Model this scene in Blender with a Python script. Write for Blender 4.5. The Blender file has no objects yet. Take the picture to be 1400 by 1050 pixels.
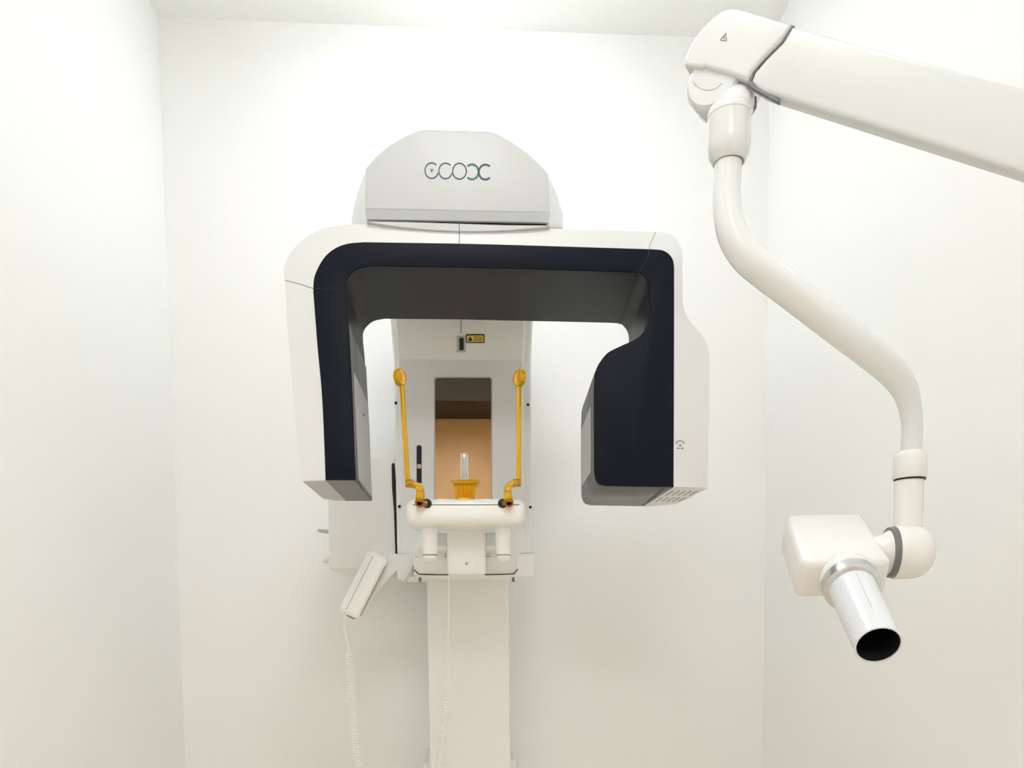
import bpy, bmesh, math
from mathutils import Vector, Matrix

# ------------------------------------------------------------------ camera, world, light, exposure
S = bpy.context.scene
C = S.collection
F = 1050.0                       # focal length in pixels of the 1400 x 1050 frame
PX0, PY0 = 700.0, 912.0          # principal point (the photograph is keystone-corrected: shifted lens)
YAW, PITCH, ROLL = math.radians(3.5), math.radians(-3.6), math.radians(0.6)
CAM = Vector((0.0, 0.0, 1.1))
_d = Vector((math.sin(YAW) * math.cos(PITCH), math.cos(YAW) * math.cos(PITCH), math.sin(PITCH)))
_r0 = _d.cross(Vector((0, 0, 1))).normalized()
_u0 = _r0.cross(_d)
_r = _r0 * math.cos(ROLL) - _u0 * math.sin(ROLL)
_u = _r0 * math.sin(ROLL) + _u0 * math.cos(ROLL)
cd = bpy.data.cameras.new('camera')
cam = bpy.data.objects.new('camera', cd)
C.objects.link(cam)
cd.sensor_width = 36.0
cd.lens = F * 36.0 / 1400.0
cd.shift_x = (700 - PX0) / 1400.0
cd.shift_y = (PY0 - 525) / 1400.0
cd.clip_start = 0.02
m = Matrix((_r, _u, -_d)).transposed().to_4x4()
m.translation = CAM
cam.matrix_world = m
S.camera = cam

w = bpy.data.worlds.new('world')
S.world = w
w.use_nodes = True
w.node_tree.nodes['Background'].inputs[0].default_value = (1, 1, 1, 1)
w.node_tree.nodes['Background'].inputs[1].default_value = 0.15
S.view_settings.view_transform = 'Standard'
S.view_settings.look = 'None'
S.view_settings.gamma = 1.0
S.view_settings.use_curve_mapping = False
S.view_settings.exposure = 1.32
S.cycles.max_bounces = 14
S.cycles.diffuse_bounces = 9
LAMP_MAIN, LAMP_FRONT, LAMP_FILL = 9.0, 6.0, 7.8

# ------------------------------------------------------------------ pixel helpers (a pixel gives a direction)
def ray(px, py):
    return (_d * F + _r * (px - PX0) - _u * (py - PY0)).normalized()
def U(px, py, Y):
    v = ray(px, py)
    return CAM + v * ((Y - CAM.y) / v.y)
def UP(px, py, p, n):
    v = ray(px, py)
    return CAM + v * ((p - CAM).dot(n) / v.dot(n))
def UX(px, py, X):
    v = ray(px, py)
    return CAM + v * ((X - CAM.x) / v.x)

# ------------------------------------------------------------------ materials
def mat(name, col, rough=0.5, metal=0.0, vary=0.03, scale=40.0, bump=0.0, bscale=300.0, trans=0.0, emit=None, ior=1.45, coat=0.0, spec=0.5):
    mt = bpy.data.materials.new(name)
    mt.use_nodes = True
    nt = mt.node_tree
    b = nt.nodes['Principled BSDF']
    tc = nt.nodes.new('ShaderNodeTexCoord')
    nz = nt.nodes.new('ShaderNodeTexNoise')
    nz.inputs['Scale'].default_value = scale
    nz.inputs['Detail'].default_value = 3
    nt.links.new(tc.outputs['Object'], nz.inputs['Vector'])
    rp = nt.nodes.new('ShaderNodeValToRGB')
    rp.color_ramp.elements[0].color = tuple(c * (1 - vary) for c in col) + (1,)
    rp.color_ramp.elements[1].color = tuple(min(1, c * (1 + vary)) for c in col) + (1,)
    nt.links.new(nz.outputs['Fac'], rp.inputs['Fac'])
    nt.links.new(rp.outputs['Color'], b.inputs['Base Color'])
    b.inputs['Roughness'].default_value = rough
    b.inputs['Metallic'].default_value = metal
    b.inputs['IOR'].default_value = ior
    b.inputs['Transmission Weight'].default_value = trans
    b.inputs['Coat Weight'].default_value = coat
    b.inputs['Specular IOR Level'].default_value = spec
    if bump:
        n2 = nt.nodes.new('ShaderNodeTexNoise')
        n2.inputs['Scale'].default_value = bscale
        nt.links.new(tc.outputs['Object'], n2.inputs['Vector'])
        bp = nt.nodes.new('ShaderNodeBump')
        bp.inputs['Strength'].default_value = bump
        bp.inputs['Distance'].default_value = 0.001
        nt.links.new(n2.outputs['Fac'], bp.inputs['Height'])
        nt.links.new(bp.outputs['Normal'], b.inputs['Normal'])
    if emit:
        b.inputs['Emission Color'].default_value = emit[0] + (1,)
        b.inputs['Emission Strength'].default_value = emit[1]
    return mt

M = dict(
    wall=mat('wall_paint', (0.876, 0.886, 0.884), 0.75, vary=0.006, scale=3, bump=0.12, bscale=350),
    ceil=mat('ceiling_paint', (0.88, 0.885, 0.87), 0.8, vary=0.006, scale=3),
    floor=mat('beige_floor', (0.83, 0.71, 0.56), 0.35, vary=0.08, scale=6),
    panel=mat('bright_white_plastic', (0.88, 0.885, 0.88), 0.3, vary=0.006),
    white=mat('white_plastic', (0.74, 0.75, 0.75), 0.32, vary=0.008, bump=0.03),
    gloss=mat('glossy_white_plastic', (0.72, 0.735, 0.74), 0.16, vary=0.006),
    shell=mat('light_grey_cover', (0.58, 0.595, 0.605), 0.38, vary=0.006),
    armp=mat('arm_white_plastic', (0.665, 0.685, 0.685), 0.3, vary=0.006),
    steel=mat('white_coated_steel', (0.76, 0.78, 0.785), 0.22, vary=0.008),
    cord=mat('white_cord', (0.92, 0.92, 0.90), 0.4),
    cream=mat('cream_white_plastic', (0.80, 0.80, 0.785), 0.25, vary=0.008),
    navy=mat('dark_navy_plastic', (0.0055, 0.0075, 0.0155), 0.45, spec=0.14, vary=0.1, bump=0.08, bscale=900),
    liner=mat('charcoal_plastic', (0.022, 0.024, 0.028), 0.45, spec=0.3, vary=0.08, bump=0.08, bscale=900),
    grey=mat('mid_grey_plastic', (0.17, 0.175, 0.175), 0.45, vary=0.04),
    lgrey=mat('light_grey_plastic', (0.50, 0.51, 0.50), 0.4, vary=0.02),
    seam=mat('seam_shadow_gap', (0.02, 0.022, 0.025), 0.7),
    sseam=mat('fine_grey_joint', (0.22, 0.22, 0.22), 0.7),
    black=mat('black_plastic', (0.008, 0.008, 0.010), 0.5),
    mirror=mat('mirror_glass', (0.86, 0.86, 0.86), 0.015, metal=1.0, vary=0.0),
    burnt=mat('dark_amber_plastic', (0.30, 0.09, 0.008), 0.2),
    amber=mat('amber_clear_plastic', (1.0, 0.58, 0.010), 0.06, vary=0.03, trans=0.74),
    clear=mat('clear_acrylic', (0.95, 0.97, 0.97), 0.05, vary=0.0, trans=0.8),
    silver=mat('brushed_silver', (0.66, 0.67, 0.69), 0.28, metal=0.85, vary=0.03),
    conew=mat('pale_silver_white', (0.74, 0.76, 0.80), 0.22, vary=0.01),
    yellow=mat('yellow_label', (0.75, 0.58, 0.09), 0.5),
    logo=mat('logo_navy_print', (0.055, 0.070, 0.115), 0.45),
    logog=mat('logo_green_print', (0.035, 0.20, 0.075), 0.45),
    print=mat('grey_print', (0.24, 0.24, 0.25), 0.5),
    wood=mat('tan_wood_door', (0.44, 0.225, 0.070), 0.45, vary=0.10, scale=9),
    dark=mat('dark_brown_wood', (0.009, 0.005, 0.003), 0.5, vary=0.15),
    led=mat('status_led', (0.6, 0.38, 0.33), 0.4, emit=((1, 0.6, 0.5), 0.05)),
    lampm=mat('lamp_diffuser_main', (0.9, 0.9, 0.9), 0.5, emit=((0.965, 1.0, 1.0), LAMP_MAIN)),
    lampfill=mat('lamp_diffuser_fill', (0.9, 0.9, 0.9), 0.5, emit=((0.975, 1.0, 1.0), LAMP_FILL)),
    lampf=mat('lamp_diffuser_front', (0.9, 0.9, 0.9), 0.5, emit=((0.975, 1.0, 1.0), LAMP_FRONT)),
)

# ------------------------------------------------------------------ object helpers
def link(name, verts, faces, mt, parent=None, sharp=35):
    me = bpy.data.meshes.new(name)
    me.from_pydata([tuple(v) for v in verts], [], faces)
    bm = bmesh.new()
    bm.from_mesh(me)
    bmesh.ops.remove_doubles(bm, verts=bm.verts, dist=1e-6)
    bmesh.ops.recalc_face_normals(bm, faces=bm.faces)
    return link_bm(name, bm, mt, parent, sharp, me)
def link_bm(name, bm, mt, parent=None, sharp=35, me=None):
    me = me or bpy.data.meshes.new(name)
    bm.to_mesh(me)
    bm.free()
    for p in me.polygons:
        p.use_smooth = True
    me.set_sharp_from_angle(angle=math.radians(sharp))
    # put the origin at the middle of the part
    n = len(me.vertices)
    c = Vector((0, 0, 0))
    if n:
        lo = Vector([min(v.co[i] for v in me.vertices) for i in range(3)])
        hi = Vector([max(v.co[i] for v in me.vertices) for i in range(3)])
        c = (lo + hi) / 2
        me.transform(Matrix.Translation(-c))
    o = bpy.data.objects.new(name, me)
    me.materials.append(M[mt])
    C.objects.link(o)
    o.location = c
    if parent:
        o.parent = parent
        o.matrix_parent_inverse = world_of(parent).inverted()
    return o
def world_of(o):
    # every object here is only translated, and each part's location is given in world space
    return Matrix.Translation(o.location)
def thing(name, loc, label, cat):
    o = bpy.data.objects.new(name, None)
    o.empty_display_size = 0.05
    C.objects.link(o)
    o.location = loc
    o['label'] = label
    o['category'] = cat
    return o
def tag(o, label, cat):
    o['label'] = label
    o['category'] = cat
    return o
def struct(o, label, cat):
    o['kind'] = 'structure'
    return tag(o, label, cat)

def box_bm(lo, hi, bev=0.0, seg=3):
    bm = bmesh.new()
    bmesh.ops.create_cube(bm, size=1)
    for v in bm.verts:
        v.co = Vector([lo[i] + (v.co[i] + 0.5) * (hi[i] - lo[i]) for i in range(3)])
    if bev:
        bmesh.ops.bevel(bm, geom=list(bm.edges), offset=bev, segments=seg, profile=0.5, affect='EDGES')
    return bm
def box(name, lo, hi, mt, parent=None, bev=0.0, seg=3):
    return link_bm(name, box_bm(lo, hi, bev, seg), mt, parent)
def pbox(name, x0, y0, x1, y1, Y, depth, mt, parent=None, bev=0.0, seg=3):
    a = U(x0, (y0 + y1) / 2, Y); b = U(x1, (y0 + y1) / 2, Y)
    t = U((x0 + x1) / 2, y0, Y); l = U((x0 + x1) / 2, y1, Y)
    return box(name, (a.x, Y, l.z), (b.x, Y + depth, t.z), mt, parent, bev, seg)

def prism_pts(name, front, vec, mt, parent=None, bev=0.0, seg=3, sharp=35, bev_back=False):
    n = len(front)
    vs = [Vector(p) for p in front] + [Vector(p) + vec for p in front]
    fs = [tuple(range(n)), tuple(range(2 * n - 1, n - 1, -1))]
    fs += [(i, (i + 1) % n, n + (i + 1) % n, n + i) for i in range(n)]
    me = bpy.data.meshes.new(name)
    me.from_pydata([tuple(v) for v in vs], [], fs)
    bm = bmesh.new()
    bm.from_mesh(me)
    bmesh.ops.recalc_face_normals(bm, faces=bm.faces)
    if bev:
        bm.verts.ensure_lookup_table()
        es = [e for e in bm.edges if (e.verts[0].index < n) == (e.verts[1].index < n) and (bev_back or e.verts[0].index < n)]
        bmesh.ops.bevel(bm, geom=es, offset=bev, segments=seg, profile=0.5, affect='EDGES', clamp_overlap=True)
    return link_bm(name, bm, mt, parent, sharp, me)
def prism(name, pts, Y, depth, mt, parent=None, **k):
    return prism_pts(name, [U(x, y, Y) for x, y in pts], Vector((0, depth, 0)), mt, parent, **k)

def frame_of(t):
    t = t.normalized()
    a = Vector((0, 0, 1)) if abs(t.z) < 0.9 else Vector((1, 0, 0))
    u = t.cross(a).normalized()
    return u, u.cross(t).normalized()
def tube(name, path, rad, mt, parent=None, n=16, flat=1.0, sharp=50):
    path = [Vector(p) for p in path]
    if not isinstance(rad, (list, tuple)):
        rad = [rad] * len(path)
    vs, fs = [], []
    u = None
    for i, p in enumerate(path):
        t = (path[min(i + 1, len(path) - 1)] - path[max(i - 1, 0)]).normalized()
        if u is None:
            u, v = frame_of(t)
        else:
            u = (u - t * u.dot(t)).normalized()
            v = u.cross(t).normalized()
        for k in range(n):
            a = 2 * math.pi * k / n
            vs.append(p + (u * math.cos(a) + v * math.sin(a) * flat) * rad[i])
    for i in range(len(path) - 1):
        for k in range(n):
            fs.append((i * n + k, i * n + (k + 1) % n, (i + 1) * n + (k + 1) % n, (i + 1) * n + k))
    fs.append(tuple(range(n - 1, -1, -1)))
    L = (len(path) - 1) * n
    fs.append(tuple(range(L, L + n)))
    return link(name, vs, fs, mt, parent, sharp)
def lathe(name, base, axis, prof, mt, parent=None, n=40, sharp=35, closed=True):
    """prof: list of (distance along the axis, radius)"""
    axis = axis.normalized()
    u, v = frame_of(axis)
    vs, fs = [], []
    for (h, r) in prof:
        for k in range(n):
            a = 2 * math.pi * k / n
            vs.append(base + axis * h + (u * math.cos(a) + v * math.sin(a)) * max(r, 1e-5))
    for i in range(len(prof) - 1):
        for k in range(n):
            fs.append((i * n + k, i * n + (k + 1) % n, (i + 1) * n + (k + 1) % n, (i + 1) * n + k))
    if closed:
        fs.append(tuple(range(n - 1, -1, -1)))
        L = (len(prof) - 1) * n
        fs.append(tuple(range(L, L + n)))
    return link(name, vs, fs, mt, parent, sharp)
def smooth_path(pts, k=8):
    """Catmull-Rom through 3D points"""
    P = [Vector(p) for p in pts]
    P = [P[0] * 2 - P[1]] + P + [P[-1] * 2 - P[-2]]
    out = []
    for i in range(1, len(P) - 2):
        for j in range(k):
            t = j / k
            a, b, c, d = P[i - 1], P[i], P[i + 1], P[i + 2]
            out.append(0.5 * (2 * b + (c - a) * t + (2 * a - 5 * b + 4 * c - d) * t * t + (3 * b - a - 3 * c + d) * t ** 3))
    out.append(P[-2])
    return out
def resample(pts, n):
    L = [0.0]
    for a, b in zip(pts, pts[1:]):
        L.append(L[-1] + math.hypot(b[0] - a[0], b[1] - a[1]))
    out = []
    j = 0
    for i in range(n):
        s = L[-1] * i / (n - 1)
        while j < len(L) - 2 and L[j + 1] < s:
            j += 1
        t = (s - L[j]) / max(L[j + 1] - L[j], 1e-9)
        out.append((pts[j][0] + (pts[j + 1][0] - pts[j][0]) * t, pts[j][1] + (pts[j + 1][1] - pts[j][1]) * t))
    return out
def arc_strip(cx, cy, rx, ry, a0, a1, wd, n=28):
    """flat ring segment as pixel outline, angles in degrees, counter-clockwise, 0 = right"""
    o, i = [], []
    for k in range(n + 1):
        a = math.radians(a0 + (a1 - a0) * k / n)
        o.append((cx + (rx + wd / 2) * math.cos(a), cy - (ry + wd / 2) * math.sin(a)))
        i.append((cx + (rx - wd / 2) * math.cos(a), cy - (ry - wd / 2) * math.sin(a)))
    return o, i
def print_strip(name, oi, place, vec, mt, parent):
    o, i = oi
    n = len(o)
    A = [place(*p) for p in o]; B = [place(*p) for p in i]
    vs = A + B + [a + vec for a in A] + [b + vec for b in B]
    fs = []
    for k in range(n - 1):
        fs += [(k, k + 1, n + k + 1, n + k), (2 * n + k, 3 * n + k, 3 * n + k + 1, 2 * n + k + 1),
               (k, 2 * n + k, 2 * n + k + 1, k + 1), (n + k, n + k + 1, 3 * n + k + 1, 3 * n + k)]
    fs += [(0, n, 3 * n, 2 * n), (n - 1, 3 * n - 1, 4 * n - 1, 2 * n - 1)]
    return link(name, vs, fs, mt, parent)

# ------------------------------------------------------------------ the room
YB, YF = 2.35, -2.40
XL = U(233, 500, YB).x
XR = U(1048, 500, YB).x
ZC = U(600, 38, YB).z
T = 0.10
struct(box('floor', (XL - T, YF - T, -0.1), (XR + T, YB + T, 0), 'floor'), 'plain beige floor of the x-ray room', 'floor')
struct(box('ceiling', (XL - T, YF - T, ZC), (XR + T, YB + T, ZC + 0.1), 'ceil'), 'plain white ceiling above the x-ray machines', 'ceiling')
struct(box('wall_back', (XL - T, YB, 0), (XR + T, YB + T, ZC), 'wall'), 'bright white painted wall behind the panoramic machine', 'wall')
struct(box('wall_left', (XL - T, YF, 0), (XL, YB, ZC), 'wall'), 'plain white painted wall left of the panoramic machine', 'wall')
struct(box('wall_right', (XR, YF, 0), (XR + T, YB, ZC), 'wall'), 'white painted wall behind the wall mounted x-ray arm', 'wall')
struct(box('wall_front', (XL - T, YF - T, 0), (XR + T, YF, ZC), 'wall'), 'white wall with the tan door, seen only in the mirror', 'wall')
# tall tan double door under a dark bulkhead, seen in the machine's mirror
ZD = 2.70
d1 = bpy.data.objects.new('door_1', None); C.objects.link(d1); d1.location = (0, YF, 0)
struct(d1, 'wide tall tan wooden door reflected in the mirror', 'door')
box('door_leaf', (-0.60, YF, 0.005), (0.60, YF + 0.03, ZD), 'wood', d1, 0.003)
lathe('door_handle', Vector((0.48, YF + 0.03, 1.0)), Vector((0, 1, 0)), [(0, 0.025), (0.006, 0.025), (0.008, 0.010), (0.04, 0.010), (0.045, 0.024), (0.065, 0.022), (0.07, 0.01)], 'silver', d1, n=20)
struct(box('trim_1', (-0.70, YF, ZD + 0.002), (0.70, YF + 0.80, ZC), 'dark', None, 0.004), 'dark brown bulkhead above the tan door, reflected in the mirror', 'bulkhead')

# ceiling lamps (outside the frame, they light the room)
def ceiling_lamp(x, y, half, mt, label):
    t = thing('ceiling_lamp', (x, y, ZC), label, 'lamp')
    box('lamp_frame', (x - half - 0.02, y - half - 0.02, ZC - 0.025), (x + half + 0.02, y + half + 0.02, ZC), 'white', t, 0.004)
    box('diffuser', (x - half, y - half, ZC - 0.055), (x + half, y + half, ZC - 0.0255), mt, t, 0.008)
ceiling_lamp(0.04, 1.92, 0.13, 'lampm', 'square ceiling lamp above the panoramic machine')
ceiling_lamp(0.02, 0.55, 0.20, 'lampf', 'square ceiling lamp between the machines and the camera')
ceiling_lamp(0.0, -1.26, 0.30, 'lampfill', 'large square fill lamp added behind the camera, unseen')  # added fill, lights the machine fronts from behind the camera

# ------------------------------------------------------------------ the panoramic x-ray machine
YCOL, YCAR = 2.08, 1.95
pan = thing('panoramic_xray_machine', (U(640, 900, YCOL).x, 2.15, 0.0),
            'tall white panoramic dental x-ray machine with dark navy arch and amber head supports', 'x-ray machine')
# column
ca, cb = U(583.5, 800, YCOL), U(695.5, 800, YCOL)
colm = box('column', (ca.x, YCOL, 0.02), (cb.x, YB - 0.005, U(640, 300, YCOL).z), 'panel', pan, 0.006)
prof = U(640, 1040, 1.98).z
box('column_foot', (ca.x - 0.022, YCOL + 0.02, 0.0), (cb.x + 0.022, YB - 0.004, U(640, 1040, YCOL + 0.02).z), 'white', pan, 0.012)

# carriage: body with slanted upper front, extruded along x
def side_prism(name, prof, x0, x1, mt, parent, bev=0.0, seg=3):
    return prism_pts(name, [Vector((x0, y, z)) for y, z in prof], Vector((x1 - x0, 0, 0)), mt, parent, bev=bev, seg=seg, bev_back=True)
zc = lambda py, Y: U(636, py, Y).z
xl, xr = U(540.2, 620, YCAR + 0.015).x, U(727.5, 620, YCAR + 0.015).x
car = side_prism('carriage', [(YCAR + 0.015, zc(789, YCAR)), (YCAR + 0.015, zc(490, YCAR)), (YCAR - 0.05, zc(437, YCAR - 0.05)),
                              (YCAR - 0.10, zc(330, YCAR - 0.1)), (2.2, zc(330, YCAR - 0.1)), (2.2, zc(789, YCAR))], xl, xr, 'panel', pan, 0.010)
px0, px1 = U(545.5, 600, YCAR).x, U(717, 600, YCAR).x
fp = side_prism('front_panel', [(YCAR, zc(786, YCAR)), (YCAR, zc(492, YCAR)), (YCAR - 0.064, zc(437, YCAR - 0.064)), (YCAR - 0.10, zc(360, YCAR - 0.1)),
                           (YCAR + 0.01, zc(360, YCAR - 0.1)), (YCAR + 0.03, zc(492, YCAR)), (YCAR + 0.03, zc(786, YCAR))], px0, px1, 'panel', pan, 0.005)
pbox('lower_cover', 543, 757, 730, 789, YCAR - 0.008, 0.06, 'panel', pan, 0.004)
for i, (sx, sy) in enumerate([(541.2, 551), (721.8, 553.5), (546, 692.5), (725, 693.5)]):
    p = U(sx, sy, YCAR + (0.016 if i != 2 else 0.0))
    lathe('screw', p + Vector((0, 0.004, 0)), Vector((0, -1, 0)), [(0, 0.0037), (0.0055, 0.0037), (0.0065, 0.0022)], 'black', pan, n=14)
# mirror in its recess
def rrect(x0, y0, x1, y1, r, n=5):
    out = []
    for cx, cy, a0 in ((x1 - r, y0 + r, 0), (x0 + r, y0 + r, 90), (x0 + r, y1 - r, 180), (x1 - r, y1 - r, 270)):
        for k in range(n + 1):
            a = math.radians(a0 + 90 * k / n)
            out.append((cx + r * math.cos(a), cy - r * math.sin(a)))
    return out
mir = prism('mirror_frame', rrect(593.5, 515.5, 673, 700, 4), YCAR - 0.0012, 0.01, 'lgrey', pan)
prism('mirror_glass', rrect(595, 517, 671.5, 699, 3.5), YCAR - 0.0025, 0.006, 'mirror', mir)
# laser slot with its plate, yellow label and panel joint in the slanted front
YS = YCAR - 0.064
def slant(px, py):
    a = Vector((0, YCAR, zc(492, YCAR))); b = Vector((0, YS, zc(437, YS)))
    n = Vector((1, 0, 0)).cross(b - a).normalized()
    if n.y > 0:
        n = -n
    return UP(px, py, a + n * 0.0008, n), n
sn = slant(630, 470)[1]
def decal(name, pts, lift, mt, parent, thick=0.001):
    return prism_pts(name, [slant(*p)[0] + sn * lift for p in pts], -sn * thick, mt, parent)
pl = decal('laser_plate', rrect(624.5, 459.5, 637, 481.5, 2), 0.0012, 'lgrey', pan, 0.002)
decal('laser_slot', rrect(628, 461.5, 634, 478.5, 1), 0.0018, 'black', pl)
lb = decal('warning_label', rrect(636.8, 456.8, 662.6, 468.8, 2), 0.0008, 'black', pan)
decal('label_field', rrect(638.2, 458.4, 661.2, 467.2, 1), 0.0013, 'yellow', lb)
decal('label_print', [(643, 459.6), (640, 465.6), (646, 465.6)], 0.0018, 'black', lb)
for y in (460.6, 463, 465.2):
    decal('label_print', [(648, y - 0.5), (659.4, y - 0.2), (659.4, y + 0.5), (648, y + 0.2)], 0.0018, 'black', lb)
decal('seam', [(629.6, 436), (630.8, 436), (630.8, 456), (629.6, 456)], 0.0004, 'sseam', pan)
# indicator slot
sl = prism('indicator_slot', rrect(569.5, 608.5, 576.5, 676, 3), YCAR - 0.001, 0.004, 'black', pan)
prism('status_light', rrect(570.3, 634.5, 575.7, 640.5, 1.5), YCAR - 0.0018, 0.003, 'led', sl)

# head with its badge, over the turning arch
YH = 1.52
def arc3(p0, pm, p1, n=14):
    """circular arc through three pixel points"""
    ax_, ay_, bx_, by_, cx_, cy_ = *p0, *pm, *p1
    d = 2 * (ax_ * (by_ - cy_) + bx_ * (cy_ - ay_) + cx_ * (ay_ - by_))
    ux = ((ax_ ** 2 + ay_ ** 2) * (by_ - cy_) + (bx_ ** 2 + by_ ** 2) * (cy_ - ay_) + (cx_ ** 2 + cy_ ** 2) * (ay_ - by_)) / d
    uy = ((ax_ ** 2 + ay_ ** 2) * (cx_ - bx_) + (bx_ ** 2 + by_ ** 2) * (ax_ - cx_) + (cx_ ** 2 + cy_ ** 2) * (bx_ - ax_)) / d
    R_ = math.hypot(ax_ - ux, ay_ - uy)
    a0, a1 = math.atan2(ay_ - uy, ax_ - ux), math.atan2(cy_ - uy, cx_ - ux)
    if a1 - a0 > math.pi: a1 -= 2 * math.pi
    if a0 - a1 > math.pi: a1 += 2 * math.pi
    return [(ux + R_ * math.cos(a0 + (a1 - a0) * k / n), uy + R_ * math.sin(a0 + (a1 - a0) * k / n)) for k in range(n + 1)]
HEAD = [(499, 286)] + arc3((499.5, 230), (534, 197), (579, 175.2)) + arc3((671.3, 178.2), (717, 205), (750.5, 237.5)) + [(752, 291)]
head = prism('head', HEAD, YH, 0.36, 'shell', pan, bev=0.004)
a, b = U(499, 286, YH), U(752, 291, YH)
c_, d_ = U(501, 299.5, YH + 0.006), U(750.5, 304.0, YH + 0.006)
Vb = Vector((0, 0.36, 0))
vs = [a, b, d_, c_, a + Vb, b + Vb, d_ + Vb, c_ + Vb]
link('head_skirt', vs, [(0, 1, 2, 3), (7, 6, 5, 4), (0, 4, 5, 1), (2, 6, 7, 3), (0, 3, 7, 4), (1, 5, 6, 2)], 'shell', head)
prism('head_base', [(503, 297.5), (748, 302.0), (747, 309), (628, 308), (504, 304)], YH + 0.012, 0.3, 'black', head)
HB = [(479, 312), (480, 296), (482.5, 281), (488, 259), (497, 236), (510, 214), (530, 196), (556, 183), (590, 178), (660, 180), (694, 190), (722, 206), (744, 228), (756, 249),
      (764, 267), (769.6, 286), (771, 312)]
prism('head_housing', [(640 + (x - 640) * 1.0, y) for x, y in HB], 1.70, 0.19, 'gloss', pan, bev=0.012)
YL = YH - 0.0008
pl2 = lambda x, y: U(x, y, YL)
V1 = Vector((0, 0.0012, 0))
print_strip('badge_letter', arc_strip(590.2, 233, 9.2, 10.6, 45, 342, 1.5), pl2, V1, 'logo', head)
print_strip('badge_letter', arc_strip(609.2, 233.4, 9.2, 10.6, 45, 342, 1.5), pl2, V1, 'logo', head)
print_strip('badge_letter', arc_strip(628.2, 233.8, 9.4, 10.8, 0, 360, 1.5, 40), pl2, V1, 'logo', head)
print_strip('badge_letter', arc_strip(645.2, 234.7, 9.0, 10.2, -132, 132, 2.5), pl2, V1, 'logog', head)
print_strip('badge_letter', arc_strip(663.6, 235, 9.0, 10.2, 48, 312, 2.5), pl2, V1, 'logo', head)
prism('badge_mark', [(587.9, 231.2), (592.6, 231.2), (590.2, 235.6)], YL, 0.0012, 'logog', head)

# turning arch (gantry)
YG0, YG1 = 1.50, 1.755
CH = 0.010
Oseg = [[(412, 656.5), (405, 600), (398, 520), (391, 440), (388, 380)],
        [(388, 380), (386, 367), (389, 354), (397.9, 339), (412.9, 324), (434, 311), (455.7, 305.4), (477, 303), (498.6, 303)],
        [(498.6, 303), (628, 306), (755, 309), (905, 313.5)],
        [(905, 313.5), (914, 315.5), (923, 320), (930, 328), (934, 339), (935, 350)],
        [(935, 350), (935.2, 410)],
        [(935.2, 410), (937.9, 423), (946.4, 438), (957, 449.6), (966.8, 463.6), (971.5, 478.6), (972.3, 495)],
        [(972.3, 495), (971.5, 560), (969.5, 665)]]
Bseg = [[(445, 656.5), (442, 576), (438.6, 521), (434.5, 480), (428.3, 400)],
        [(428.3, 400), (429, 382), (434.3, 367), (445, 350), (460, 338.5), (477, 332.8), (498.6, 331)],
        [(498.6, 331), (627, 333), (700, 334.8), (888, 340.6)],
        [(888, 340.6), (903.6, 341.6), (910, 344), (914.8, 347.5), (918.5, 352), (920.7, 357), (921.8, 367)],
        [(921.8, 367), (921.8, 420)],
        [(921.8, 420), (921.6, 500)],
        [(921.6, 500), (921, 665.6)]]
CNT = [14, 22, 14, 14, 4, 16, 8]
def keyed(segs):
    out = []
    for s, n in zip(segs, CNT):
        r = resample(s, n)
        out += r if not out else r[1:]
    return out
# smooth the corner segments before resampling
def sm2(s):
    return [(p.x, p.y) for p in smooth_path([Vector((x, y, 0)) for x, y in s], 6)]
O2 = keyed([sm2(s) for s in Oseg]); B2 = keyed([sm2(s) for s in Bseg])
Ipts = [(485.5, 656.5), (483, 608), (481, 548.6), (477.5, 480), (474.6, 427), (471.8, 397), (472.9, 384), (479.3, 374.6), (490, 367), (507, 363.5),
        (627, 365), (700, 367), (850, 371), (873.6, 372.8), (882, 379), (887.3, 388.6), (888.6, 401.4), (888.6, 422.9), (886.4, 440), (880, 453.5), (869.3, 463.4),
        (850, 472.5), (832.8, 480.9), (824.3, 489.3), (816.8, 501), (813, 514), (812.3, 540), (812.4, 600), (812.6, 645), (814.9, 656), (819.4, 661.5), (827, 663.7)]
I2 = sm2(Ipts[:10])[:-1] + Ipts[9:13] + sm2(Ipts[12:26])[1:] + Ipts[26:28] + sm2(Ipts[28:]) + [(860, 664.6), (908, 665.3)]
Of = [U(x, y, YG0) + Vector((0, CH, 0)) for x, y in O2]
Bf = [U(x, y, YG0) for x, y in B2]
If = [U(x, y, YG0) for x, y in I2]
def back(p):
    sh = 0.0
    if p.x > 0.15:
        t = min(1.0, (p.x - 0.15) / 0.08)
        sh = 0.014 * t
    return Vector((p.x + sh, YG1, p.z))
n = len(Of)
vs = Of + Bf + [Vector((p.x, YG1 - 0.02, p.z)) for p in Of] + [Vector((p.x, YG1, p.z)) for p in Bf]
fs = []
for i in range(n - 1):
    fs += [(i, i + 1, n + i + 1, n + i), (2 * n + i, 3 * n + i, 3 * n + i + 1, 2 * n + i + 1),
           (i, 2 * n + i, 2 * n + i + 1, i + 1), (n + i, n + i + 1, 3 * n + i + 1, 3 * n + i)]
fs += [(0, n, 3 * n, 2 * n), (n - 1, 3 * n - 1, 4 * n - 1, 2 * n - 1)]
gan = link('arch', vs, fs, 'white', pan, 30)
gan['label'] = 'white outer shell of the turning arch'
ring = Bf + If[::-1]
fas = prism_pts('arch_fascia', [p + Vector((0, -0.001, 0)) for p in ring], Vector((0, 0.006, 0)), 'navy', gan, bev=0.0012, seg=2)
fas['label'] = 'dark navy front face of the arch'
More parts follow.
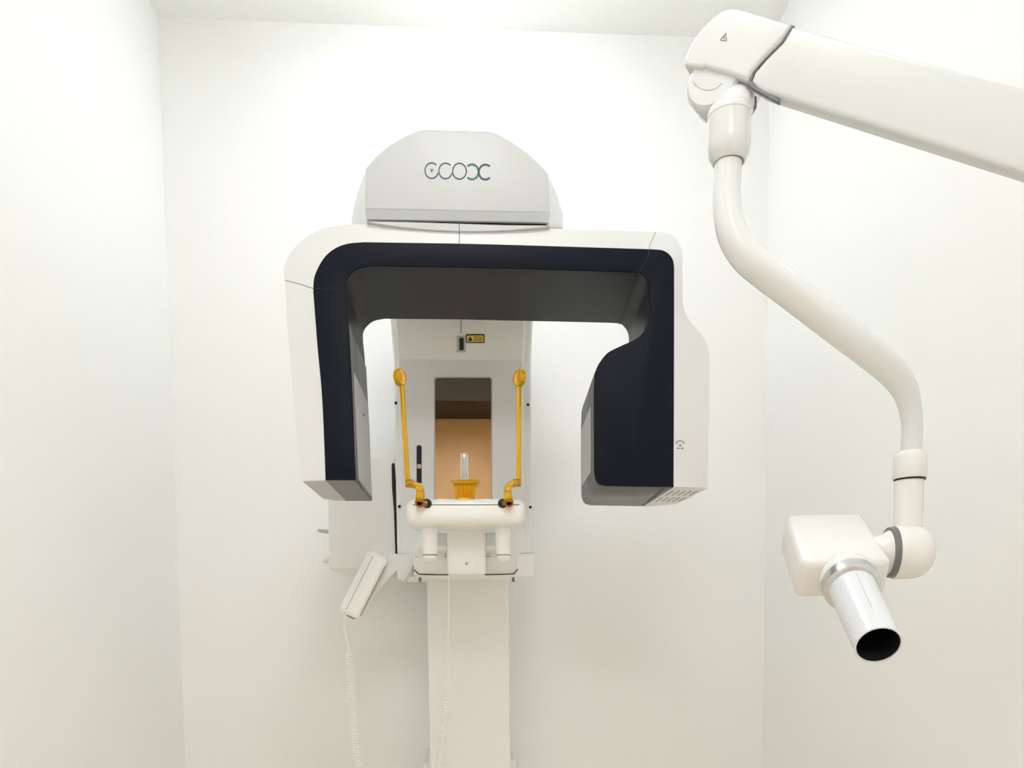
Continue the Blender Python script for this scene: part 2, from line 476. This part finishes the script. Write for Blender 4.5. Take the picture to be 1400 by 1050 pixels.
# liner: inner band of the arch going back, with the dark rear face
Yl = YG0 + 0.0052
k = len(If); nb = len(Bf)
If2 = [Vector((p.x, Yl, p.z)) for p in If]; Ib = [back(p) for p in If]
off = [Vector((p.x, YG1 + 0.0005, p.z)) for p in Bf]
vs = If2 + Ib + off
fs = [(i, i + 1, k + i + 1, k + i) for i in range(k - 1)]
fs.append(tuple(range(2 * k, 2 * k + nb)) + tuple(range(2 * k - 1, k - 1, -1)))
ln = link('arch_liner', vs, fs, 'liner', gan, 30)
# bottom caps of both arms
def quad_prism(name, pts, vec, mt, parent, bev=0):
    return prism_pts(name, pts, vec, mt, parent, bev=bev)
zb = min(If[0].z, Bf[0].z)
quad_prism('arm_end_cap', [Vector((p.x, y, zb - 0.0005)) for p, y in ((Bf[0], YG0 + 0.001), (If[0], YG0 + 0.001), (back(If[0]), YG1), (Bf[0], YG1))], Vector((0, 0, 0.004)), 'grey', gan)
quad_prism('arm_end_cap', [Vector((p.x, y, zb - 0.0003)) for p, y in ((Of[0], YG0 + CH), (Bf[0], YG0 + 0.002), (Bf[0], YG1), (Of[0] + Vector((0.02, 0, 0)), YG1 - 0.005), (Of[0], YG1 - 0.05))], Vector((0, 0, 0.004)), 'lgrey', gan)
# tube housing on the right arm: grey side and floor
ib0 = next(i for i, q in enumerate(I2) if q[1] > 505 and 800 < q[0] < 830)
side = list(range(ib0, k))
vs = [If2[i] + Vector((0, 0.001, 0)) for i in side] + [Ib[i] for i in side]
cx = sum((If[i].x for i in side)) / len(side)
eps = 0.0008
def inset(v):
    return Vector((v.x - eps, v.y, v.z - (eps if v.x > If[ib0].x + 0.004 else 0)))
vs = [inset(v) for v in vs]
q = len(side)
th = link('housing_side', vs, [(i, i + 1, q + i + 1, q + i) for i in range(q - 1)], 'grey', gan, 40)
md = th.modifiers.new('thick', 'SOLIDIFY'); md.thickness = 0.001; md.offset = -1
def on_side(t, py, lift=0.0016):
    # a point on the inner side of the tube housing, t across its depth
    i = min(side, key=lambda i: abs(I2[i][1] - 600) + (100 if I2[i][0] > 815 else 0))
    x0, x1 = If2[i].x, Ib[i].x
    Y = Yl + (YG1 - Yl) * t
    x = x0 + (x1 - x0) * t - lift
    return Vector((x, Y, py))
z0, z1 = U(812, 548, YG0).z, U(812, 640, YG0).z
wp = [on_side(0.16, z0), on_side(0.86, z0), on_side(0.86, z1 + 0.002), on_side(0.16, z1)]
win = prism_pts('beam_window', wp, Vector((-0.0012, 0, 0)), 'lgrey', gan)
# white floor of the right housing, with vent slots
zr = min(p.z for p in If[-3:])
zw = Bf[-1].z
fl = [Vector((Bf[-1].x, YG0 + 0.004, zw)), Vector((Of[-1].x, YG0 + CH, zw)), Vector((Of[-1].x, YG1 - 0.09, zw)), Vector((Of[-1].x - 0.012, YG1 - 0.03, zw)), Vector((Bf[-1].x + 0.02, YG1, zw)), Vector((Bf[-1].x, YG1, zw))]
wf = prism_pts('housing_floor', [p + Vector((0, 0, -0.0012)) for p in fl], Vector((0, 0, 0.004)), 'white', gan)
for r_ in range(2):
    for c2 in range(5):
        x = Bf[-1].x + 0.010 + c2 * 0.0125
        y0 = YG0 + 0.040 + r_ * 0.085
        box('vent_slot', (x - 0.0008, y0, zw - 0.0020), (x + 0.0008, y0 + 0.055, zw - 0.0008), 'grey', wf)
# sensor cover and white window on the inner side of the left arm
li = [i for i in range(k) if I2[i][0] < 500 and I2[i][1] > 436]
vs = []
for i in li:
    p, b2 = If2[i], Ib[i]
    vs += [Vector((p.x + 0.0012, p.y, p.z)), Vector((b2.x + 0.0012, b2.y, b2.z))]
sc = link('sensor_cover', vs, [(2 * i, 2 * i + 1, 2 * i + 3, 2 * i + 2) for i in range(len(li) - 1)], 'grey', gan)
md = sc.modifiers.new('thick', 'SOLIDIFY'); md.thickness = 0.001; md.offset = -1
def left_side(t, py, lift):
    i = min(li, key=lambda i: abs(I2[i][1] - py))
    j = i + 1 if i + 1 < k else i
    z = U(480, py, YG0).z
    # linear interpolation along the arm
    best = None
    for a_, b_ in zip(li, li[1:]):
        za, zb_ = If2[a_].z, If2[b_].z
        if (za - z) * (zb_ - z) <= 0:
            s_ = (z - za) / (zb_ - za) if abs(zb_ - za) > 1e-9 else 0
            best = If2[a_].x + (If2[b_].x - If2[a_].x) * s_
    x = best if best is not None else If2[i].x
    return Vector((x + lift, Yl + (YG1 - Yl) * t, z))
sw = [left_side(0.10, 503, 0.0026), left_side(0.92, 503, 0.0026), left_side(0.92, 640, 0.0026), left_side(0.92, 652, 0.0026), left_side(0.10, 652, 0.0026)]
prism_pts('sensor_window', sw, Vector((0.0012, 0, 0)), 'lgrey', gan)
p = left_side(0.55, 540, 0.0036)
lathe('sensor_mark', p, Vector((1, 0, 0)), [(0, 0.003), (0.0014, 0.003)], 'black', gan, n=12)
# shell joints
def seam_px(pts, Y, r=0.0007, mt='sseam', parent=gan, dy=None):
    path = [U(x, y, Y) + Vector((0, (dy[i] if dy else 0), 0)) for i, (x, y) in enumerate(pts)]
    return tube('seam', path, r, mt, parent, n=6)
seam_px([(388, 380), (408, 386.5), (428.3, 394.5)], YG0, 0.0007, 'sseam', gan, [CH, CH / 2, 0])
seam_px([(428.6, 395), (448, 396.2), (471.8, 397)], YG0 - 0.001, 0.0008, 'black')
seam_px([(628, 306.5), (628, 332.5)], YG0, 0.0009, 'sseam', gan, [CH, 0])
seam_px([(898, 314), (888, 336), (888, 340.6)], YG0, 0.0007, 'sseam', gan, [CH, CH * 0.17, 0])
seam_px([(888, 341), (886, 350), (873.6, 372.8)], YG0 - 0.001, 0.0008, 'black')
pa = U(873.6, 372.8, YG0); pb = back(pa)
tube('seam', [pa, pb], 0.0014, 'black', gan, n=6)
pa = U(628, 365.3, YG0 + 0.006); tube('seam', [pa + Vector((0, 0, -0.0002)), Vector((pa.x, YG1, pa.z - 0.0002))], 0.0008, 'black', gan, n=6)
# lens-shaped plate between head and arch: its grey stands in for the head's shade
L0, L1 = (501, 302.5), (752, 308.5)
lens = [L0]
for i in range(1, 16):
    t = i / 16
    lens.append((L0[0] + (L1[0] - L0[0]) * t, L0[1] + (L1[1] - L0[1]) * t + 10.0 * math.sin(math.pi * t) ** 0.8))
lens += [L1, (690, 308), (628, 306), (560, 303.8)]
prism('head_shade_plate', lens, YG0 + 0.0015, 0.10, 'shell', gan)
seam_px([(628, 306), (628, 316)], YG0 + 0.0012, 0.0009, 'sseam')
# dotted radiation mark on the right shell
def shell_pt(x, y):
    t = (x - 921) / (970 - 921)
    return U(x, y, YG0 + CH * t - 0.0012)
for (a0, a1, rx) in ((25, 65, 6), (75, 105, 6.5), (115, 155, 6)):
    print_strip('radiation_mark', arc_strip(930, 609, rx, 6.5, a0, a1, 1.6, 6), shell_pt, Vector((0, 0.0008, 0)), 'print', gan)
for (x0, y0, x1, y1) in ((928.4, 607.6, 931.6, 610.2), (926, 612, 929, 614), (931, 612, 934.6, 614)):
    prism_pts('radiation_mark', [shell_pt(x0, y0), shell_pt(x1, y0), shell_pt(x1, y1), shell_pt(x0, y1)], Vector((0, 0.0008, 0)), 'print', gan)

# chin rest, support arm, grips, tray
YT = 1.60
cr = pbox('chin_rest', 554, 680.5, 720, 717, YT, 0.13, 'panel', pan, 0.021, 7)
a, b = U(556, 690, YT - 0.0002), U(718, 690, YT - 0.0002)
box('seam', (a.x + 0.012, YT - 0.0006, a.z - 0.0008), (b.x - 0.012, YT + 0.002, a.z + 0.0006), 'sseam', cr)
prism('chin_apron', [(566, 697), (708, 697), (706, 708), (698, 716), (580, 716), (570, 708)], YT + 0.012, 0.09, 'panel', cr, bev=0.008)
pbox('support_arm', 611, 712, 664, 785, 1.70, 0.26, 'panel', pan, 0.006)
for gx in (587, 687.5):
    base = U(gx, 700, 1.66)
    zb_ = U(gx, 768, 1.66).z
    L = base.z - zb_
    g = lathe('hand_grip', base, Vector((0, 0, -1)), [(0, 0.0185), (L * 0.35, 0.017), (L * 0.8, 0.0155), (L * 0.93, 0.0135), (L * 0.985, 0.008), (L, 0.001)], 'panel', pan, n=28)
    lathe('seam', base + Vector((0, 0, -L * 0.86)), Vector((0, 0, -1)), [(0, 0.0152), (0.0006, 0.0156), (0.0016, 0.0156), (0.002, 0.0148)], 'sseam', g, n=28)
for (x0, x1) in ((595, 611), (664, 679)):
    zt_, zm_, zl_ = U(640, 727, 1.74).z, U(640, 746, 1.72).z, U(640, 752, 1.72).z
    side_prism('grip_bracket', [(1.755, zt_), (1.715, zm_), (1.715, zl_), (1.95, zl_), (1.95, zt_)], U(x0, 740, 1.72).x, U(x1, 740, 1.72).x, 'panel', pan, 0.002)
tr = prism('tray', [(565, 752), (572, 730), (702, 730), (709, 752), (709, 787), (566, 787)], 1.79, 0.17, 'panel', pan, bev=0.008)
groove = [U(x, y, 1.789) for x, y in ((567, 779), (571, 783.5), (580, 785.5), (640, 786), (697, 785), (704, 782.5), (708, 778))]
tube('tray_groove', smooth_path(groove, 5), 0.0014, 'black', tr, n=6)
for sx in (590, 686):
    pbox('tray_step', sx - 20 if sx < 640 else sx - 16, 748, sx + 18 if sx < 640 else sx + 22, 762, 1.782, 0.02, 'panel', tr, 0.003)
for q0, q1, Yq in (((544, 757), (566, 757.5), YCAR - 0.009), ((710, 756.5), (729, 756), YCAR - 0.009), ((568, 761), (577, 761), 1.789), ((597, 761), (611, 761), 1.789), ((664, 761), (678, 761), 1.789), ((697, 761), (708, 761), 1.789)):
    tube('seam', [U(*q0, Yq), U(*q1, Yq)], 0.0006, 'sseam', pan, n=6)
for fx in (574, 702):
    pbox('tray_foot', fx - 1.5, 786, fx + 1.5, 795, 1.86, 0.02, 'grey', pan)
pp = U(638, 770.5, 1.699)
lathe('tray_mark', pp, Vector((0, -1, 0)), [(0, 0.0035), (0.0012, 0.003)], 'lgrey', pan, n=14)

# amber chin cup and clear bite rod
YC = 1.64
cup = prism('chin_cup', [(621.5, 659), (650.5, 659), (651.5, 664), (650, 682), (622, 682), (620, 664)], YC, 0.035, 'amber', pan, bev=0.003)
prism('cup_rim', [(616.5, 655), (655.5, 655), (656.5, 657.5), (654, 660.5), (618, 660.5), (615.5, 657.5)], YC - 0.006, 0.048, 'amber', cup, bev=0.002)
for x in (627, 633, 639, 645):
    pbox('cup_rib', x - 0.8, 662, x + 0.8, 679, YC - 0.002, 0.003, 'amber', cup)
pbox('bite_rod', 629.5, 619, 640, 656, YC + 0.012, 0.016, 'clear', pan, 0.003)
pbox('bite_rod_core', 632.5, 622, 637, 654, YC + 0.0175, 0.005, 'gloss', pan, 0.0015)
# temple supports
def temple(pad, tip, foot, elbow, knee, scr, hole, sgn):
    t = tube('temple_rod', [U(*tip, YT), U(*foot, YT)], 0.0052, 'amber', pan, n=12)
    c = U(*pad, YT)
    ax = Vector((0.86 * sgn, -0.50, 0.0))
    lathe('temple_pad', c - ax.normalized() * 0.006, ax, [(0, 0.012), (0.002, 0.0172), (0.010, 0.0172), (0.012, 0.0145), (0.0125, 0.0145), (0.0118, 0.009), (0.013, 0.006)], 'amber', t, n=28)
    tube('temple_elbow', smooth_path([U(foot[0] - sgn * 1, foot[1], YT - 0.002), U(*elbow, YT - 0.004), U(*knee, YT - 0.006)], 6), 0.0072, 'amber', t, n=12)
    lathe('elbow_cap', U(foot[0] - sgn * 3, foot[1] + 1, YT - 0.002) , Vector((sgn, 0, 0)), [(0, 0.0072), (0.004, 0.0085), (0.014, 0.0085), (0.016, 0.007)], 'amber', t, n=16)
    tube('temple_clamp', [U(knee[0], knee[1], YT - 0.006), U(scr[0], scr[1], YT - 0.010)], [0.0082, 0.0095], 'amber', t, n=14)
    lathe('clamp_screw', U(*scr, YT - 0.006), Vector((0, -1, 0)), [(0, 0.0095), (0.010, 0.0095), (0.0108, 0.0085), (0.0108, 0.006), (0.009, 0.005)], 'amber', t, n=20)
    lathe('screw_ring', U(*scr, YT - 0.0165), Vector((0, -1, 0)), [(0, 0.0088), (0.0012, 0.0088), (0.0012, 0.0055), (0.0, 0.0055)], 'burnt', t, n=20)
    lathe('socket', U(*hole, YT + 0.002), Vector((0, -1, 0)), [(0, 0.0095), (0.0035, 0.0095), (0.0035, 0.007)], 'black', t, n=20)
    tube('cross_pin', [U(*hole, YT - 0.003), U(*scr, YT - 0.004)], 0.006, 'amber', t, n=12)
temple((546.5, 516), (549.5, 527), (557.5, 660), (572, 665), (575, 672), (574, 688), (584, 688.5), 1)
temple((710.5, 517), (709.5, 528), (709, 659), (696, 664), (694, 672), (695.5, 688), (687, 688.5), -1)

# control panel on its bracket
YP = 1.84
br = prism('panel_bracket', [(529.5, 757), (580, 757), (580, 768), (566, 772), (559, 784), (553, 794), (544, 793), (542, 780), (484.5, 841), (481, 836), (512, 788)], YP + 0.02, 0.08, 'white', pan, bev=0.004)
# slab built in its own frame: long axis in the picture, thickness across
A, Bq = U(512.5, 754, YP), U(471, 837, YP)
e = (Bq - A); Lp = e.length; e.normalize()
h = Vector((0, 1, 0)).cross(e).normalized()
if h.x < 0:
    h = -h
def slab(name, t0, t1, l0, l1, y0, y1, mt, parent, bev):
    bm = box_bm((l0, y0, t0), (l1, y1, t1), bev, 4)
    for v in bm.verts:
        c = v.co.copy()
        v.co = A + e * c.x + Vector((0, c.y, 0)) + h * c.z
    bmesh.ops.recalc_face_normals(bm, faces=bm.faces)
    return link_bm(name, bm, mt, parent)
slab('panel_case', -0.0165, 0.037, 0.0, Lp + 0.004, 0.0, 0.11, 'panel', br, 0.013)
for dz, l0 in ((0.001, 0.006),):
    tube('seam', [A + h * (-0.010) + e * 0.0135 + Vector((0, 0.0018, 0)), A + h * dz + e * 0.012 + Vector((0, -0.0002, 0)), A + h * dz + e * (Lp - 0.010) + Vector((0, -0.0002, 0)), A + h * dz + e * (Lp - 0.0005) + Vector((0, 0.003, 0))], 0.0006, 'sseam', br, n=6)
tube('seam', [A + h * (-0.0163) + e * 0.020 + Vector((0, 0.013, 0)), A + h * (-0.010) + e * 0.020 + Vector((0, 0.002, 0)), A + h * 0.001 + e * 0.017 + Vector((0, -0.0002, 0))], 0.0004, 'lgrey', br, n=6)
tube('panel_gasket', [A + h * 0.037 + e * 0.02 + Vector((0, 0.004, 0)), A + h * 0.037 + e * (Lp - 0.008) + Vector((0, 0.004, 0))], 0.0012, 'sseam', br, n=6)
slab('panel_plug', 0.006, 0.026, Lp - 0.01, Lp + 0.0060, 0.012, 0.05, 'black', br, 0.002)

# ------------------------------------------------------------------ coiled cord hanging from the panel and back up to the tray
def coil_cord():
    path = smooth_path([U(471, 836, YP + 0.05), U(470.5, 858, YP + 0.05), U(474, 878, YP + 0.05), U(477, 890, YP + 0.05), U(481, 960, YP + 0.06), U(492, 1050, YP + 0.08),
                        U(520, 1150, YP + 0.10), U(560, 1170, YP + 0.12), U(590, 1110, YP + 0.13), U(599, 1050, YP + 0.13), U(608, 953, YP + 0.12), U(612, 930, YP + 0.11), U(613, 860, YP + 0.10), U(614, 783, YP - 0.052)], 60)
    acc = [0.0]
    for a, b in zip(path, path[1:]):
        acc.append(acc[-1] + (b - a).length)
    # coil between the 4th and the 11th control point
    s0, s1 = acc[3 * 60], acc[10 * 60]
    pitch, R = 0.0068, 0.0072
    def at(s):
        lo, hi = 0, len(acc) - 1
        while hi - lo > 1:
            mid = (lo + hi) // 2
            if acc[mid] <= s: lo = mid
            else: hi = mid
        t = (s - acc[lo]) / max(acc[hi] - acc[lo], 1e-9)
        return path[lo].lerp(path[hi], t), (path[hi] - path[lo]).normalized()
    pts = [path[i] for i in range(0, 3 * 60 - 4, 12)]
    N = int((s1 - s0) / pitch * 11)
    for i in range(N + 1):
        s = s0 + (s1 - s0) * i / N
        p, t = at(s)
        u = Vector((0, 1, 0)); u = (u - t * u.dot(t)).normalized(); v = u.cross(t)
        a = 2 * math.pi * (s - s0) / pitch
        g = min(1.0, (s - s0) / 0.01, (s1 - s) / 0.01 + 0.05)
        pts.append(p + (u * math.cos(a) + v * math.sin(a)) * R * max(g, 0.05))
    pts += [path[i] for i in range(10 * 60 + 6, len(path), 12)] + [path[-1]]
    return tube('coiled_cord', pts, 0.0020, 'cord', pan, n=6)
coil_cord()['label'] = 'white coiled cord hanging in a loop'

# ------------------------------------------------------------------ white box on the wall, left of the column
YW = 2.02
wb = thing('wall_control_box', (U(494, 778, YW).x, YB, U(494, 778, YW).z), 'plain white control box on the wall left of the machine column', 'control box')
cv = prism('box_cover', [(447, 640), (447, 628), (449, 625.5), (536, 625), (539.5, 627), (541, 640), (542, 777), (450, 778)], YW, YB - YW - 0.001, 'panel', wb, bev=0.004)
p0, p1 = U(541, 632, YW + 0.003), U(542.6, 760, YW + 0.003)
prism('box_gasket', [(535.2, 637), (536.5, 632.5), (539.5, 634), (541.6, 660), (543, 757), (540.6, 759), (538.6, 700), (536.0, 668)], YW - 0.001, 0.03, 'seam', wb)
pa = U(446, 727, YW + 0.1)
tube('cable_gland', [pa + Vector((0.01, 0, 0)), pa + Vector((-0.012, 0, 0.002)), pa + Vector((-0.022, 0, 0.004))], [0.006, 0.005, 0.003], 'lgrey', wb, n=12)
pa = U(447, 767, YW + 0.1)
lathe('cable_gland', pa + Vector((0.006, 0, 0)), Vector((-1, 0, 0)), [(0, 0.007), (0.014, 0.007), (0.016, 0.005)], 'white', wb, n=16)

# ------------------------------------------------------------------ wall-mounted intraoral x-ray on the right
AA, BB = U(1060, 85, 1.05), U(1400, 181, 0.89)
ea = (BB - AA).normalized()
hn = Vector((ea.y, -ea.x, 0)).normalized()          # horizontal normal of the arm's visible side
if hn.y > 0:
    hn = -hn
tE = (XR - 0.05 - AA.x) / (BB - AA).x
EE = AA + (BB - AA) * tE
ior = thing('intraoral_xray_arm', (XR, EE.y, EE.z), 'white wall mounted dental x-ray arm with bent tube and open silver cone', 'x-ray arm')
PA = AA - Vector((0, 0, 0))
def ap(px, py, lift=0.0):
    return UP(px, py, PA + hn * lift, hn)
# arm: traced near end, continued straight towards its wall bracket
t0, t1, b0, b1 = ap(1083, 33.5), ap(1400, 117), ap(1040, 124), ap(1400, 237)
def ext(a, b):
    return a + (b - a) * ((EE.x - a.x) / (b.x - a.x))
arm_out = [ap(1083, 33.5), ext(t0, t1), ext(b0, b1), ap(1042, 125.5), ap(1033, 119), ap(1026, 110), ap(1031, 97), ap(1047, 78.5), ap(1069.5, 56)]
prism_pts('arm', arm_out, -hn * 0.028, 'armp', ior, bev=0.008, seg=4, bev_back=True)
# dark joint sleeve between cover and arm
sleeve = [ap(1081, 33.8, -0.002), ap(1086, 35, -0.002), ap(1071, 57, -0.002), ap(1048, 80, -0.002), ap(1031, 99, -0.002), ap(1027, 110, -0.002), ap(1034, 119, -0.002), ap(1065, 136.5, -0.002), ap(1063, 138.5, -0.002),
          ap(1028, 119.5, -0.002), ap(1022.5, 110, -0.002), ap(1029, 95, -0.002), ap(1045, 77, -0.002), ap(1067, 54.5, -0.002)]
prism_pts('joint_gap', sleeve, -hn * 0.010, 'sseam', ior)
cov = [ap(*q, 0.003) for q in [(1081.5, 32.5), (1050, 22.5), (1012, 11.3), (1005, 10), (998, 9.8), (986.8, 13.7), (977, 20), (968.6, 27.4), (960, 36.5), (952.6, 45.7), (946, 56), (941, 66), (936.5, 77), (934.5, 86),
                               (936, 89), (958, 92.5), (962, 90), (1000, 100.5), (1022, 107.5), (1028.5, 95), (1044.5, 77), (1067, 54)]]
cover = prism_pts('joint_cover', cov, -hn * 0.060, 'gloss', ior, bev=0.008, seg=4, bev_back=True)
# warning triangle print
tri = [(992.6, 44.8), (984.6, 54.6), (993, 56)]
def edge_strip(a, b, wd):
    d = Vector((b[0] - a[0], b[1] - a[1])).normalized(); nn = Vector((-d.y, d.x)) * wd / 2
    return [(a[0] + nn.x, a[1] + nn.y), (b[0] + nn.x, b[1] + nn.y), (b[0] - nn.x, b[1] - nn.y), (a[0] - nn.x, a[1] - nn.y)]
for a, b in zip(tri, tri[1:] + tri[:1]):
    prism_pts('warning_print', [ap(*q, 0.0036) for q in edge_strip(a, b, 0.9)], -hn * 0.001, 'print', cover)
for a, b in (((990.6, 49), (989, 51.6)), ((989, 51.6), (991, 51.4)), ((991, 51.4), (989.8, 54))):
    prism_pts('warning_print', [ap(*q, 0.0036) for q in edge_strip(a, b, 0.6)], -hn * 0.001, 'print', cover)
# round knuckle under the cover
kc = ap(973, 108, -0.004)
kn = lathe('knuckle', kc - hn * 0.050, hn, [(0, 0.030), (0.006, 0.036), (0.040, 0.0385), (0.047, 0.0365), (0.050, 0.033), (0.0505, 0.020), (0.0505, 0.001)], 'gloss', ior, n=48)
print_strip('seam', arc_strip(968, 104, 21, 19, 195, 330, 0.7, 20), lambda x, y: ap(x, y, -0.0028), -hn * 0.001, 'lgrey', kn)
# neck and socket
YK = 1.085
so = U(997, 150, YK)
def zr_(py): return U(997, py, YK).z
mpp = YK / F
tube('neck', smooth_path([ap(1026, 112, -0.052), ap(1016, 130, -0.050), U(1003, 152, YK + 0.006), U(997, 168, YK)], 6), [0.0235] * 10 + [0.025] * 9, 'gloss', ior, n=24)
pbox('neck_stop', 1029, 131, 1035, 147, 1.09, 0.02, 'sseam', ior, 0.001)
prof = [(0, 26.5), (2, 28.0), (10, 28.3), (10.6, 27.6), (11.4, 27.6), (12, 28.3), (44, 28.3), (58, 27.0), (68, 21.5), (69, 20.5), (69, 17.5)]
z00 = zr_(150)
lathe('socket', Vector((so.x, so.y, z00)), Vector((0, 0, -1)), [(-0.004, 0.024)] + [(d * mpp, r * mpp) for d, r in prof], 'gloss', ior, n=40)
lathe('socket_ring', Vector((so.x, so.y, z00 - 67 * mpp)), Vector((0, 0, -1)), [(0, 19.2 * mpp), (2.6 * mpp, 19.2 * mpp)], 'sseam', ior, n=32)
# S-bent pipe
PP = [(996, 205, 1.085, 18), (995, 235, 1.085, 18), (993.5, 268, 1.084, 18.2), (995.5, 295, 1.082, 18.8), (1003, 324, 1.08, 19.8), (1020, 350, 1.078, 20.8), (1046, 372, 1.076, 21.2), (1095, 409, 1.076, 21.5),
      (1148, 450, 1.08, 21.2), (1198, 489, 1.09, 20.5), (1222, 511, 1.10, 19.2), (1237, 533, 1.11, 17.2), (1244, 556, 1.12, 15.2), (1247, 580, 1.125, 14.2), (1246, 604, 1.128, 14.0), (1245, 630, 1.13, 14.0)]
pts3 = smooth_path([U(x, y, Y) for x, y, Y, r in PP], 5)
rr = [PP[min(i // 5, len(PP) - 1)][3] + (PP[min(i // 5 + 1, len(PP) - 1)][3] - PP[min(i // 5, len(PP) - 1)][3]) * ((i % 5) / 5) for i in range(len(pts3))]
tube('bent_pipe', pts3, [r * 1.085 / F for r in rr], 'steel', ior, n=28)
# lower collar, black ring, post
YQ = 1.13
mq = YQ / F
def pz(px, py): return U(px, py, YQ)
pc = pz(1244.5, 617)
col = lathe('collar', pc, Vector((0, 0, -1)), [(0, 15 * mq), (3 * mq, 18.5 * mq), (9 * mq, 21.2 * mq), (36 * mq, 22.2 * mq), (38 * mq, 21 * mq)], 'cream', ior, n=40)
for dx in (-0.0055, 0.0, 0.0055):
    y = -math.sqrt((18.6 * mq) ** 2 - dx ** 2)
    tube('collar_rib', [pc + Vector((dx, y + 0.003, -0.002)), pc + Vector((dx * 1.1, y - 0.0015, -0.0095))], 0.0011, 'gloss', col, n=6)
lathe('black_ring', pc + Vector((0, 0, -37.6 * mq)), Vector((0, 0, -1)), [(0, 20.4 * mq), (2.8 * mq, 20.2 * mq)], 'black', ior, n=40)
pq = pz(1243, 657)
lathe('post', pq, Vector((0, 0, -1)), [(0, 18.8 * mq), (72 * mq, 18.4 * mq)], 'cream', ior, n=36)
# tube head: oriented box
ax = (U(1201, 882, 0.955) - U(1162, 800, 1.075)).normalized()
rx = Vector((0, 0, 1)).cross(ax).normalized()
if rx.x < 0:
    rx = -rx
up = rx.cross(ax)
if up.z < 0:
    up = -up
c0 = U(1158.5, 766, 1.085)                      # middle of the front top edge
W2, HH, LL = 0.064, 0.066, 0.155
bm = box_bm((-W2, -LL, -HH), (W2, 0, 0), 0.012, 5)
for v in bm.verts:
    c = v.co.copy()
    tw = 1.0 - 0.06 * max(0.0, -c.y / LL)
    v.co = c0 + rx * c.x * tw + ax * c.y + up * c.z
bmesh.ops.recalc_face_normals(bm, faces=bm.faces)
th_ = link_bm('tube_head', bm, 'cream', ior)
# bulge where the cone leaves the housing
cb_ = U(1160, 793, 1.085)
lathe('cone_boss', cb_ - ax * 0.050, ax, [(0, 0.016), (0.020, 0.030), (0.040, 0.0385), (0.050, 0.0400), (0.055, 0.0385)], 'cream', th_, n=44)
rg = lathe('cone_collar', cb_ + ax * 0.004, ax, [(0, 0.0385), (0.002, 0.0392), (0.018, 0.0385), (0.020, 0.0365), (0.022, 0.0335), (0.022, 0.030)], 'silver', ior, n=48)
ce = U(1201, 882.5, 0.955)
d2 = (ce - cb_); LC = d2.length
cone = lathe('cone', cb_, d2, [(0.015, 0.0318), (LC - 0.004, 0.0290), (LC - 0.001, 0.0292), (LC, 0.0286), (LC, 0.0268), (LC - 0.003, 0.0264), (0.02, 0.0262), (0.019, 0.001)], 'conew', ior, n=56)
lathe('cone_lining', cb_, d2, [(0.0215, 0.001), (0.022, 0.0259), (LC - 0.002, 0.0261), (LC - 0.0015, 0.0263)], 'black', cone, n=56, closed=False)
tube('seam', [cb_ + d2.normalized() * 0.03 + (-rx * 0.1 + up).normalized() * 0.0314, cb_ + d2.normalized() * (LC * 0.72) + (-rx * 0.1 + up).normalized() * 0.0299], 0.0004, 'lgrey', cone, n=5)
# yoke joining the post to the right side of the head
yc = U(1243, 752, YQ)
R = 37.5 * mq
def yoke_prof():
    out = []
    for i in range(13):
        a = math.pi / 2 * i / 12
        out.append((0.010 + 0.030 * math.sin(a), R * math.cos(a) ** 0.75))
    return [(-0.016, R * 0.98), (-0.014, R)] + out
sideax = rx
yk = lathe('yoke', U(1236, 755, YQ), sideax, yoke_prof(), 'cream', ior, n=44)
yb = U(1236, 755, YQ)
lathe('swivel_ring', yb - sideax * 0.024, sideax, [(0, R * 0.93), (0.0085, R * 0.965)], 'grey', ior, n=44)
lathe('swivel_hub', yb - sideax * 0.060, sideax, [(0, R * 0.50), (0.026, R * 0.66), (0.036, R * 0.82)], 'cream', ior, n=40)
print_strip('seam', arc_strip(1262, 744, 15, 24, -25, 62, 0.8, 16), lambda x, y: U(x, y, YQ - 0.03), Vector((0, 0.0008, 0)), 'lgrey', yk) if False else None
# elbow and wall bracket beyond the frame
lathe('arm_pivot', Vector((EE.x + 0.005, EE.y + 0.02, EE.z - 0.075)), Vector((0, 0, 1)), [(0, 0.036), (0.005, 0.040), (0.145, 0.040), (0.15, 0.036)], 'gloss', ior, n=36)
box('wall_plate', (XR - 0.022, EE.y - 0.07, EE.z - 0.17), (XR, EE.y + 0.11, EE.z + 0.13), 'white', ior, 0.006)
